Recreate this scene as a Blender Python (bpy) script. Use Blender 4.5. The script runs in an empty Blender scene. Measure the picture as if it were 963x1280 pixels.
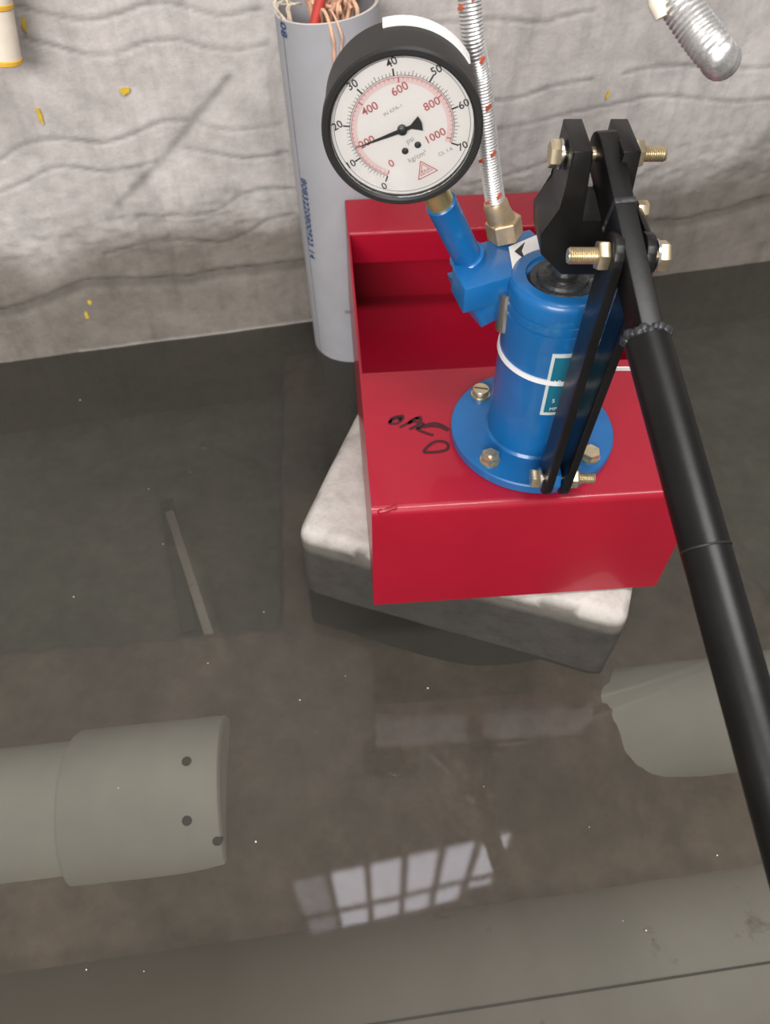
import bpy, bmesh, math, random
import numpy as np
from mathutils import Vector, Matrix
random.seed(7)
rng = np.random.RandomState(5)
sc = bpy.context.scene
COL = sc.collection
PI = math.pi

# ------------------------------------------------------------------ camera
W, H, FPX = 963, 1280, 962.0
PITCH = math.radians(51.3)
CAM_H = 0.790                                   # lens above the water (z = 0)
SP, CP = math.sin(PITCH), math.cos(PITCH)
cam_d = bpy.data.cameras.new('camera'); cam = bpy.data.objects.new('camera', cam_d); COL.objects.link(cam)
cam_d.sensor_fit = 'VERTICAL'; cam_d.sensor_height = 34.6; cam_d.sensor_width = 34.6
cam_d.lens = FPX / H * 34.6
cam.location = (0, 0, CAM_H); cam.rotation_euler = (PI / 2 - PITCH, 0, 0)
cam_d.clip_start = 0.02
cam_d.dof.use_dof = True; cam_d.dof.focus_distance = 0.59; cam_d.dof.aperture_fstop = 9
sc.camera = cam

# ------------------------------------------------------------------ light
wd = bpy.data.worlds.new('world'); sc.world = wd; wd.use_nodes = True
wd.node_tree.nodes['Background'].inputs[0].default_value = (1.0, 0.97, 0.95, 1)
wd.node_tree.nodes['Background'].inputs[1].default_value = 0.27

def area(name, loc, target, sx, sy, power, color=(1, 1, 1)):
    d = bpy.data.lights.new(name, 'AREA'); d.shape = 'RECTANGLE'; d.size = sx; d.size_y = sy
    d.energy = power; d.color = color
    o = bpy.data.objects.new(name, d); COL.objects.link(o); o.location = loc
    o.rotation_euler = (Vector(target) - Vector(loc)).to_track_quat('-Z', 'Y').to_euler()
    return o
area('unseen_light', (-0.6, -1.9, 1.75), (0.0, 0.8, 0.4), 1.5, 0.8, 88, (1, 0.97, 0.94))  # unseen fill added behind the camera to brighten the gauge dial
area('unseen_light', (0.7, -0.30, 2.7), (0.5, 0.8, 0.1), 1.4, 0.35, 46, (1, 0.98, 0.96))
vs = sc.view_settings
vs.view_transform = 'Standard'; vs.look = 'None'; vs.gamma = 1.0; vs.use_curve_mapping = False
vs.exposure = 0.0

# ------------------------------------------------------------------ projection helpers (real places from the photo's measurements)
CAM_Z = CAM_H
def ray(px, py):
    a = (px - W / 2) / FPX; b = (py - H / 2) / FPX
    return Vector((a, CP - SP * b, -SP - CP * b))
def on_z(px, py, z):
    r = ray(px, py); t = (z - CAM_Z) / r.z
    return Vector((r.x * t, r.y * t, z))
def on_y(px, py, y):
    r = ray(px, py); t = y / r.y
    return Vector((r.x * t, y, CAM_Z + r.z * t))
WALL0 = Vector((-0.761 * CAM_H, 1.186 * CAM_H, 0)); WDIR = Vector((0.9777, 0.2103, 0)); WNRM = Vector((0.2103, -0.9777, 0))
def on_wall(px, py, off=0.0):
    r = ray(px, py); p0 = WALL0 + WNRM * off
    t = (p0 - Vector((0, 0, CAM_H))).dot(WNRM) / r.dot(WNRM)
    return Vector((0, 0, CAM_H)) + r * t
def wall_sz(px, py):
    p = on_wall(px, py)
    return ((p - WALL0).dot(WDIR), p.z)
def wall_pt(s, z, off=0.0):
    return WALL0 + WDIR * s + WNRM * off + Vector((0, 0, z))

# ------------------------------------------------------------------ materials
def new_mat(name):
    m = bpy.data.materials.new(name); m.use_nodes = True
    nt = m.node_tree; nt.nodes.clear()
    out = nt.nodes.new('ShaderNodeOutputMaterial')
    return m, nt, out
def N(nt, t, **kw):
    n = nt.nodes.new(t)
    for k, v in kw.items(): setattr(n, k, v)
    return n
def noise(nt, scale, detail=4, rough=0.6, stretch=None, coord='Object'):
    tc = N(nt, 'ShaderNodeTexCoord'); nz = N(nt, 'ShaderNodeTexNoise')
    nz.inputs['Scale'].default_value = scale; nz.inputs['Detail'].default_value = detail; nz.inputs['Roughness'].default_value = rough
    if stretch:
        mp = N(nt, 'ShaderNodeMapping'); mp.inputs['Scale'].default_value = stretch
        nt.links.new(tc.outputs[coord], mp.inputs[0]); nt.links.new(mp.outputs[0], nz.inputs['Vector'])
    else: nt.links.new(tc.outputs[coord], nz.inputs['Vector'])
    return nz.outputs['Fac']
def ramp(nt, fac, stops):
    r = N(nt, 'ShaderNodeValToRGB'); e = r.color_ramp.elements
    while len(e) < len(stops): e.new(0.5)
    for i, (p, c) in enumerate(stops):
        e[i].position = p; e[i].color = (c[0], c[1], c[2], 1) if not isinstance(c, (int, float)) else (c, c, c, 1)
    nt.links.new(fac, r.inputs[0]); return r.outputs['Color']
def mixc(nt, fac, a, b, mode='MIX'):
    m = N(nt, 'ShaderNodeMix', data_type='RGBA', blend_type=mode)
    for sock, v in ((m.inputs[0], fac), (m.inputs[6], a), (m.inputs[7], b)):
        if isinstance(v, (int, float)): sock.default_value = v
        elif isinstance(v, tuple): sock.default_value = (*v[:3], 1)
        else: nt.links.new(v, sock)
    return m.outputs[2]
def bump(nt, h, strength, dist=0.002):
    b = N(nt, 'ShaderNodeBump'); b.inputs['Strength'].default_value = strength; b.inputs['Distance'].default_value = dist
    nt.links.new(h, b.inputs['Height']); return b.outputs[0]
def simple(name, col, rough=0.5, metal=0.0, var=0.12, nscale=40, bmp=0.0, coat=0.0, spec=0.5, dust=None, fade=None):
    m, nt, out = new_mat(name)
    p = N(nt, 'ShaderNodeBsdfPrincipled'); nt.links.new(p.outputs[0], out.inputs[0])
    f = noise(nt, nscale, 5)
    lo = tuple(c * (1 - var) for c in col); hi = tuple(min(1, c * (1 + var)) for c in col)
    c = ramp(nt, f, [(0.3, lo), (0.7, hi)])
    if dust:
        dcol, dscale, thr = dust
        d = ramp(nt, noise(nt, dscale, 6, 0.7), [(thr, 0.0), (min(1, thr + 0.12), 1.0)])
        c = mixc(nt, d, c, dcol)
    if fade:                     # silt coating that thins out along the length (object x)
        fcol, x0, x1 = fade; tc = N(nt, 'ShaderNodeTexCoord'); sx_ = N(nt, 'ShaderNodeSeparateXYZ'); nt.links.new(tc.outputs['Object'], sx_.inputs[0])
        mr = N(nt, 'ShaderNodeMapRange'); mr.inputs[1].default_value = x0; mr.inputs[2].default_value = x1; nt.links.new(sx_.outputs[0], mr.inputs[0])
        c = mixc(nt, mr.outputs[0], fcol, c)
    nt.links.new(c, p.inputs['Base Color'])
    p.inputs['Roughness'].default_value = rough; p.inputs['Metallic'].default_value = metal
    p.inputs['Specular IOR Level'].default_value = spec
    p.inputs['Coat Weight'].default_value = coat; p.inputs['Coat Roughness'].default_value = 0.08
    if bmp: nt.links.new(bump(nt, noise(nt, nscale * 3, 5), bmp), p.inputs['Normal'])
    return m

M = {}
M['red'] = simple('red_paint', (0.335, 0.0030, 0.020), 0.40, var=0.06, nscale=9, spec=0.4, coat=0.30, dust=((0.46, 0.06, 0.10), 45, 0.68))
M['blue'] = simple('blue_paint', (0.006, 0.115, 0.33), 0.36, var=0.12, nscale=25, coat=0.2, dust=((0.035, 0.17, 0.33), 30, 0.60))
M['black'] = simple('black_paint', (0.0060, 0.0054, 0.0052), 0.38, var=0.3, nscale=30, bmp=0.06, spec=0.35, dust=((0.035, 0.032, 0.030), 55, 0.66))
M['zinc'] = simple('yellow_zinc_steel', (0.66, 0.56, 0.38), 0.32, metal=0.9, var=0.15, nscale=120)
M['brass'] = simple('brass', (0.78, 0.62, 0.30), 0.35, metal=0.85, var=0.1, nscale=80)
M['fitting'] = simple('dull_brass_fitting', (0.55, 0.42, 0.27), 0.42, metal=0.7, var=0.15, nscale=120)
M['steel'] = simple('steel', (0.62, 0.61, 0.60), 0.28, metal=1.0, var=0.08, nscale=150)
M['braid'] = simple('braided_steel', (0.74, 0.73, 0.72), 0.36, metal=0.85, var=0.22, nscale=900)
M['orange'] = simple('orange_thread', (0.50, 0.10, 0.05), 0.6)
M['pvc'] = simple('grey_pvc', (0.36, 0.36, 0.385), 0.5, var=0.07, nscale=14)
M['pvc_cut'] = simple('grey_pvc_edge', (0.55, 0.50, 0.47), 0.7)
M['ink'] = simple('blue_ink', (0.02, 0.06, 0.17), 0.6)
M['seam'] = simple('dark_line', (0.12, 0.125, 0.14), 0.6)
M['cream'] = simple('cream_plastic', (0.80, 0.72, 0.60), 0.45, var=0.06)
M['yellow'] = simple('yellow_band', (0.72, 0.42, 0.05), 0.5)
M['ypaint'] = simple('yellow_paint', (0.62, 0.42, 0.03), 0.6, nscale=200)
M['rope'] = simple('peach_strand', (0.70, 0.42, 0.28), 0.75, var=0.3, nscale=90)
M['pinkrope'] = simple('pink_strand', (0.60, 0.30, 0.27), 0.75, var=0.5, nscale=250)
M['creamrope'] = simple('cream_strand', (0.70, 0.60, 0.46), 0.75, var=0.2, nscale=90)
M['redplug'] = simple('red_sleeve', (0.50, 0.05, 0.04), 0.55)
M['gauge'] = simple('gauge_case_black', (0.020, 0.019, 0.018), 0.5, var=0.15, nscale=30, spec=0.4)
M['white'] = simple('white_plastic', (0.80, 0.79, 0.78), 0.45, var=0.03)
M['dial'] = simple('dial_white', (0.86, 0.83, 0.80), 0.5, var=0.01)
M['dialpink'] = simple('dial_pink', (0.82, 0.62, 0.61), 0.5, var=0.03)
M['dialink'] = simple('dial_black', (0.02, 0.02, 0.02), 0.5)
M['dialred'] = simple('dial_red', (0.50, 0.12, 0.13), 0.5)
M['dialgrey'] = simple('dial_grey', (0.30, 0.29, 0.29), 0.5)
M['marker'] = simple('black_marker', (0.045, 0.004, 0.010), 0.5)
M['teal'] = simple('teal_plate', (0.010, 0.14, 0.22), 0.4, var=0.05)
M['platewhite'] = simple('plate_border', (0.55, 0.60, 0.58), 0.45)
M['grease'] = simple('black_grease', (0.03, 0.032, 0.035), 0.25, bmp=0.5, nscale=90, dust=((0.25, 0.26, 0.27), 70, 0.6))
M['sinkpipe'] = simple('submerged_pipe', (0.85, 0.83, 0.78), 0.7, var=0.12, nscale=6, dust=((0.20, 0.18, 0.15), 16, 0.68))
M['sinkpipe2'] = simple('submerged_pipe_dull', (0.66, 0.63, 0.58), 0.7, var=0.15, nscale=5, dust=((0.20, 0.18, 0.15), 12, 0.62), fade=((0.22, 0.17, 0.14), -0.22, 0.16))
M['sinkdark'] = simple('submerged_dark_metal', (0.05, 0.05, 0.04), 0.7)
M['speck'] = simple('white_speck', (0.75, 0.73, 0.68), 0.6)

def mat_wall():
    m, nt, out = new_mat('plaster_wall'); p = N(nt, 'ShaderNodeBsdfPrincipled'); nt.links.new(p.outputs[0], out.inputs[0])
    at = N(nt, 'ShaderNodeAttribute', attribute_name='Col')
    n1 = noise(nt, 5, 6, 0.65); n2 = noise(nt, 26, 6, 0.7); n3 = noise(nt, 22, 4, 0.6, (1.6, 1.6, 0.16)); n4 = noise(nt, 130, 3)
    c = mixc(nt, 1.0, at.outputs['Color'], ramp(nt, n1, [(0.3, 0.80), (0.7, 1.10)]), 'MULTIPLY')
    c = mixc(nt, 1.0, c, ramp(nt, n2, [(0.3, 0.78), (0.62, 1.07)]), 'MULTIPLY')
    c = mixc(nt, 1.0, c, ramp(nt, n3, [(0.28, 0.82), (0.5, 1.0)]), 'MULTIPLY')
    nt.links.new(c, p.inputs['Base Color']); p.inputs['Roughness'].default_value = 0.85; p.inputs['Specular IOR Level'].default_value = 0.25
    nt.links.new(bump(nt, noise(nt, 75, 6, 0.75), 0.55, 0.003), p.inputs['Normal'])
    return m
M['wall'] = mat_wall()
def mat_floor():
    m, nt, out = new_mat('silt_floor'); p = N(nt, 'ShaderNodeBsdfPrincipled'); nt.links.new(p.outputs[0], out.inputs[0])
    at = N(nt, 'ShaderNodeAttribute', attribute_name='Col')
    c = mixc(nt, 1.0, at.outputs['Color'], ramp(nt, noise(nt, 7, 6, 0.6), [(0.3, 0.6), (0.7, 1.3)]), 'MULTIPLY')
    c = mixc(nt, 1.0, c, ramp(nt, noise(nt, 28, 5, 0.65), [(0.3, 0.75), (0.65, 1.1)]), 'MULTIPLY')
    nt.links.new(c, p.inputs['Base Color']); p.inputs['Roughness'].default_value = 0.9
    return m
M['floor'] = mat_floor()
def mat_block():
    m, nt, out = new_mat('pale_concrete'); p = N(nt, 'ShaderNodeBsdfPrincipled'); nt.links.new(p.outputs[0], out.inputs[0])
    n = noise(nt, 30, 7, 0.7); n2 = noise(nt, 130, 4, 0.6)
    at = N(nt, 'ShaderNodeAttribute', attribute_name='wet')
    c = ramp(nt, n, [(0.25, (0.36, 0.34, 0.31)), (0.5, (0.55, 0.525, 0.49)), (0.75, (0.66, 0.635, 0.60))])
    c = mixc(nt, 1.0, c, at.outputs['Color'], 'MULTIPLY')
    nt.links.new(c, p.inputs['Base Color']); p.inputs['Roughness'].default_value = 0.85; p.inputs['Specular IOR Level'].default_value = 0.3
    nt.links.new(bump(nt, n2, 0.5, 0.002), p.inputs['Normal']); return m
M['block'] = mat_block()
def mat_water():
    m, nt, out = new_mat('murky_water')
    tr = N(nt, 'ShaderNodeBsdfTransparent'); tr.inputs[0].default_value = (0.92, 0.92, 0.87, 1)
    df = N(nt, 'ShaderNodeBsdfDiffuse')
    n = noise(nt, 2.4, 4, 0.55)
    nt.links.new(ramp(nt, n, [(0.3, (0.064, 0.062, 0.052)), (0.7, (0.092, 0.087, 0.076))]), df.inputs[0])
    mx = N(nt, 'ShaderNodeMixShader'); mx.inputs[0].default_value = 0.51
    nt.links.new(tr.outputs[0], mx.inputs[1]); nt.links.new(df.outputs[0], mx.inputs[2])
    gl = N(nt, 'ShaderNodeBsdfGlossy'); gl.inputs['Roughness'].default_value = 0.035
    fr = N(nt, 'ShaderNodeFresnel'); fr.inputs[0].default_value = 1.33
    b = bump(nt, noise(nt, 5, 1, 0.4), 0.022, 0.01)
    nt.links.new(b, gl.inputs['Normal']); nt.links.new(b, fr.inputs['Normal'])
    m2 = N(nt, 'ShaderNodeMixShader'); nt.links.new(fr.outputs[0], m2.inputs[0])
    nt.links.new(mx.outputs[0], m2.inputs[1]); nt.links.new(gl.outputs[0], m2.inputs[2]); nt.links.new(m2.outputs[0], out.inputs[0])
    return m
M['water'] = mat_water()
def mat_glass():
    m, nt, out = new_mat('clear_glass')
    tr = N(nt, 'ShaderNodeBsdfTransparent'); tr.inputs[0].default_value = (0.97, 0.97, 0.97, 1)
    gl = N(nt, 'ShaderNodeBsdfGlossy'); gl.inputs['Roughness'].default_value = 0.03
    fr = N(nt, 'ShaderNodeFresnel'); fr.inputs[0].default_value = 1.45
    mx = N(nt, 'ShaderNodeMixShader'); nt.links.new(fr.outputs[0], mx.inputs[0])
    nt.links.new(tr.outputs[0], mx.inputs[1]); nt.links.new(gl.outputs[0], mx.inputs[2]); nt.links.new(mx.outputs[0], out.inputs[0])
    return m
M['glass'] = mat_glass()
def mat_emit(name, col, s):
    m, nt, out = new_mat(name); e = N(nt, 'ShaderNodeEmission'); e.inputs[0].default_value = (*col, 1); e.inputs[1].default_value = s
    nt.links.new(e.outputs[0], out.inputs[0]); return m
M['daylight'] = mat_emit('daylit_pane', (0.93, 0.90, 1.0), 17.0)
M['frame'] = simple('window_frame_dark', (0.03, 0.03, 0.035), 0.6)

# ------------------------------------------------------------------ object helpers
CENTRE = {}
def link(name, bm, mat, parent=None, smooth=40, centre=None):
    me = bpy.data.meshes.new(name)
    if isinstance(bm, bmesh.types.BMesh):
        bmesh.ops.recalc_face_normals(bm, faces=bm.faces[:])
        bm.to_mesh(me); bm.free()
    else:
        me = bm; me.name = name
    n = len(me.vertices); co = np.empty(n * 3, np.float32); me.vertices.foreach_get('co', co); co = co.reshape(-1, 3)
    c = Vector(centre) if centre is not None else Vector([float(v) for v in (co.min(0) + co.max(0)) / 2])
    me.vertices.foreach_set('co', (co - np.array(c, np.float32)).ravel())
    if smooth:
        me.shade_smooth(); me.set_sharp_from_angle(angle=math.radians(smooth))
    o = bpy.data.objects.new(name, me); COL.objects.link(o)
    for mm in (mat if isinstance(mat, (list, tuple)) else [mat]): me.materials.append(mm)
    o.location = c; CENTRE[o.name] = c
    if parent is not None:
        o.parent = parent; o.matrix_parent_inverse = Matrix.Translation(-CENTRE[parent.name])
    me.update(); return o
def thing(name, label, cat, loc, group=None):
    o = bpy.data.objects.new(name, None); COL.objects.link(o); o.location = loc; CENTRE[o.name] = Vector(loc)
    o.empty_display_size = 0.05; o['label'] = label; o['category'] = cat
    if group: o['group'] = group
    return o
def tag(o, label, cat, group=None, kind=None):
    o['label'] = label; o['category'] = cat
    if group: o['group'] = group
    if kind: o['kind'] = kind
    return o
def struct(o): o['kind'] = 'structure'; return o

def bm_new(): return bmesh.new()
def add_box(bm, lo, hi, mtx=None, bevel=0.0, seg=2):
    x0, y0, z0 = lo; x1, y1, z1 = hi
    vs_ = [bm.verts.new(p) for p in ((x0,y0,z0),(x1,y0,z0),(x1,y1,z0),(x0,y1,z0),(x0,y0,z1),(x1,y0,z1),(x1,y1,z1),(x0,y1,z1))]
    fs = [bm.faces.new([vs_[i] for i in q]) for q in ((0,3,2,1),(4,5,6,7),(0,1,5,4),(1,2,6,5),(2,3,7,6),(3,0,4,7))]
    if bevel:
        es = list({e for f in fs for e in f.edges})
        r = bmesh.ops.bevel(bm, geom=es, offset=bevel, segments=seg, affect='EDGES', profile=0.5)
        vs_ = list({v for f in r['faces'] for v in f.verts} | {v for v in vs_ if v.is_valid})
    if mtx is not None:
        vv = [v for v in vs_ if v.is_valid]
        bmesh.ops.transform(bm, matrix=mtx, verts=vv)
    return bm
def frame_mtx(origin, zaxis, xhint=(1, 0, 0)):
    z = Vector(zaxis).normalized(); x = Vector(xhint); x = (x - z * x.dot(z))
    if x.length < 1e-6: x = Vector((0, 1, 0)); x = x - z * x.dot(z)
    x.normalize(); y = z.cross(x)
    m = Matrix((x, y, z)).transposed().to_4x4(); m.translation = Vector(origin); return m
def add_lathe(bm, prof, mtx=None, seg=48, cap=True):
    """prof: list of (r, z)"""
    rings = []
    for r, z in prof:
        if r < 1e-7: rings.append([bm.verts.new((0, 0, z))])
        else: rings.append([bm.verts.new((r * math.cos(2*PI*i/seg), r * math.sin(2*PI*i/seg), z)) for i in range(seg)])
    for a, b in zip(rings, rings[1:]):
        for i in range(seg):
            j = (i + 1) % seg
            if len(a) == 1 and len(b) == 1: continue
            if len(a) == 1: bm.faces.new((a[0], b[i], b[j]))
            elif len(b) == 1: bm.faces.new((a[i], a[j], b[0]))
            else: bm.faces.new((a[i], a[j], b[j], b[i]))
    if cap:
        for rg in (rings[0], rings[-1]):
            if len(rg) > 2: bm.faces.new(rg)
    if mtx is not None: bmesh.ops.transform(bm, matrix=mtx, verts=[v for rg in rings for v in rg])
    return bm
def add_cyl(bm, p0, p1, r0, r1=None, seg=32, bev=0.0):
    p0 = Vector(p0); p1 = Vector(p1); L = (p1 - p0).length; r1 = r0 if r1 is None else r1
    prof = [(r0, 0), (r1, L)] if not bev else [(r0 - bev, 0), (r0, bev), (r1, L - bev), (r1 - bev, L)]
    return add_lathe(bm, prof, frame_mtx(p0, p1 - p0), seg)
def add_hex(bm, p0, p1, r, bev=0.001, rot=0.0):
    p0 = Vector(p0); p1 = Vector(p1); L = (p1 - p0).length
    prof = [(r * 0.93, 0), (r, bev), (r, L - bev), (r * 0.93, L)]
    return add_lathe(bm, prof, frame_mtx(p0, p1 - p0) @ Matrix.Rotation(rot, 4, 'Z'), 6)
def add_thread(bm, p0, p1, r, pitch=0.0014, seg=20):
    p0 = Vector(p0); p1 = Vector(p1); L = (p1 - p0).length; n = max(2, int(L / pitch)); prof = []
    for i in range(n):
        prof += [(r, L * i / n), (r * 0.88, L * (i + 0.5) / n)]
    prof.append((r * 0.85, L)); return add_lathe(bm, prof, frame_mtx(p0, p1 - p0), seg)
def smooth_path(pts, n):
    pts = [Vector(p) for p in pts]; P = [pts[0] * 2 - pts[1]] + pts + [pts[-1] * 2 - pts[-2]]
    seglen = [(b - a).length for a, b in zip(pts, pts[1:])]; tot = sum(seglen); out = []
    for i in range(n):
        d = tot * i / (n - 1); k = 0
        while k < len(seglen) - 1 and d > seglen[k]: d -= seglen[k]; k += 1
        t = min(1, d / max(seglen[k], 1e-9)); a, b, c, e = P[k:k+4]
        out.append(0.5 * ((2*b) + (c-a)*t + (2*a-5*b+4*c-e)*t*t + (3*b-a-3*c+e)*t**3))
    return out
def add_tube(bm, path, r, seg=14, cap=True):
    """r: number or function of index"""
    rings = []; up = Vector((0.13, 0.31, 0.94)); prev = None
    for i, p in enumerate(path):
        d = (path[min(i+1, len(path)-1)] - path[max(i-1, 0)]).normalized()
        x = (up - d * up.dot(d)) if prev is None else (prev - d * prev.dot(d))
        x.normalize(); prev = x; y = d.cross(x); rr = r(i) if callable(r) else r
        rings.append([bm.verts.new(p + (x * math.cos(2*PI*k/seg) + y * math.sin(2*PI*k/seg)) * rr) for k in range(seg)])
    for a, b in zip(rings, rings[1:]):
        for k in range(seg):
            j = (k + 1) % seg; bm.faces.new((a[k], a[j], b[j], b[k]))
    if cap: bm.faces.new(rings[0][::-1]); bm.faces.new(rings[-1])
    return bm
def add_prism(bm, poly, h0, h1, mtx=None, bevel=0.0):
    """poly in local x,y extruded along local z"""
    a = [bm.verts.new((x, y, h0)) for x, y in poly]; b = [bm.verts.new((x, y, h1)) for x, y in poly]
    n = len(poly); fs = [bm.faces.new(a[::-1]), bm.faces.new(b)]
    for i in range(n):
        j = (i + 1) % n; fs.append(bm.faces.new((a[i], a[j], b[j], b[i])))
    vv = a + b
    if bevel:
        es = list({e for f in fs for e in f.edges})
        r = bmesh.ops.bevel(bm, geom=es, offset=bevel, segments=2, affect='EDGES', profile=0.5)
        vv = list({v for f in r['faces'] for v in f.verts} | {v for v in vv if v.is_valid})
    if mtx is not None: bmesh.ops.transform(bm, matrix=mtx, verts=vv)
    return bm
def add_ribbon(bm, pts, w, thick, nrm):
    """flat stroke lying on a surface"""
    nrm = Vector(nrm).normalized(); L = []; R = []
    for i, p in enumerate(pts):
        d = (pts[min(i+1, len(pts)-1)] - pts[max(i-1, 0)]); s = d.cross(nrm)
        if s.length < 1e-9: s = Vector((1, 0, 0))
        s = s.normalized() * w / 2
        L.append(bm.verts.new(p + s + nrm * thick)); R.append(bm.verts.new(p - s + nrm * thick))
    for i in range(len(pts) - 1): bm.faces.new((L[i], L[i+1], R[i+1], R[i]))
    return bm
def add_text(bm, txt, size, mtx, align='CENTER', bold=0.0):
    cu = bpy.data.curves.new('tmp', 'FONT'); cu.body = txt; cu.size = size; cu.align_x = align; cu.align_y = 'CENTER'; cu.resolution_u = 3; cu.offset = bold * size
    ob = bpy.data.objects.new('tmp', cu); COL.objects.link(ob)
    bpy.context.view_layer.update()
    me = bpy.data.meshes.new_from_object(ob.evaluated_get(bpy.context.evaluated_depsgraph_get()))
    me.transform(mtx); bm.from_mesh(me)
    bpy.data.meshes.remove(me); bpy.data.objects.remove(ob); bpy.data.curves.remove(cu); return bm

def vnoise(x, y, seed, sc_):
    """cheap smooth value noise on arrays"""
    r = np.random.RandomState(seed); G = r.rand(64, 64)
    u = x * sc_; v = y * sc_; i = np.floor(u).astype(int); j = np.floor(v).astype(int); fu = u - i; fv = v - j
    fu = fu*fu*(3-2*fu); fv = fv*fv*(3-2*fv); g = lambda a, b: G[a % 64, b % 64]
    return (g(i,j)*(1-fu)+g(i+1,j)*fu)*(1-fv)+(g(i,j+1)*(1-fu)+g(i+1,j+1)*fu)*fv
def fbm(x, y, seed, sc_, o=4):
    s = 0; a = 0.5
    for k in range(o): s = s + a * vnoise(x, y, seed + k, sc_ * 2**k); a *= 0.5
    return s
def grid_mesh(name, P, col=None):
    ny, nx = P.shape[:2]; me = bpy.data.meshes.new(name)
    idx = np.arange(nx*ny).reshape(ny, nx)
    q = np.stack([idx[:-1,:-1], idx[:-1,1:], idx[1:,1:], idx[1:,:-1]], -1).reshape(-1, 4)
    me.vertices.add(nx*ny); me.vertices.foreach_set('co', P.reshape(-1).astype(np.float32))
    me.loops.add(q.size); me.loops.foreach_set('vertex_index', q.ravel().astype(np.int32))
    me.polygons.add(len(q)); me.polygons.foreach_set('loop_start', np.arange(0, q.size, 4, dtype=np.int32))
    me.update(calc_edges=True)
    if col is not None:
        ca = me.color_attributes.new('Col', 'FLOAT_COLOR', 'POINT')
        c4 = np.ones((nx*ny, 4), np.float32); c4[:, :3] = col.reshape(-1, 3); ca.data.foreach_set('color', c4.ravel())
    return me
def seg_dist(S, Z, poly):
    d = np.full(S.shape, 9.0)
    for (x0, y0), (x1, y1) in zip(poly, poly[1:]):
        dx, dy = x1-x0, y1-y0; L = dx*dx+dy*dy+1e-12
        t = np.clip(((S-x0)*dx+(Z-y0)*dy)/L, 0, 1); d = np.minimum(d, np.hypot(S-x0-t*dx, Z-y0-t*dy))
    return d

# ================================================================== SETTING
GROOVES = [
 [(20,8),(60,18),(110,25),(150,16),(185,4),(215,4),(250,14),(280,19),(330,10)],
 [(28,48),(60,55),(110,68),(150,65),(185,52),(225,50),(260,60),(300,62),(335,55)],
 [(0,200),(25,183),(60,174),(95,175),(130,178),(165,168),(200,153),(235,150)], [(250,155),(280,162),(320,160),(350,155)],
 [(0,240),(30,228),(60,212),(90,209),(130,214),(165,210),(195,202)], [(230,185),(260,190),(310,198),(360,190)],
 [(170,270),(230,270),(270,263),(300,245),(330,237),(370,236)], [(130,318),(190,302),(240,301),(280,302),(310,290),(335,275),(370,267)],
 [(555,28),(620,24),(680,28),(700,22),(745,12)], [(600,128),(650,122),(690,108),(740,99)],
 [(600,165),(660,155),(720,140),(780,128),(820,120),(870,123),(920,127),(985,120)], [(780,92),(820,84),(860,82),(900,86),(985,84)],
 [(580,232),(640,218),(700,198),(740,190)], [(480,40),(520,34),(555,28)]]
SCRATCH = [(137,278),(150,255),(200,205),(240,155),(285,100)]
BAND = [(-40,402),(0,390),(60,371),(110,353),(180,350),(240,345),(300,338),(360,328),(820,279),(870,271),(963,249),(1000,242)]
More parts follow.
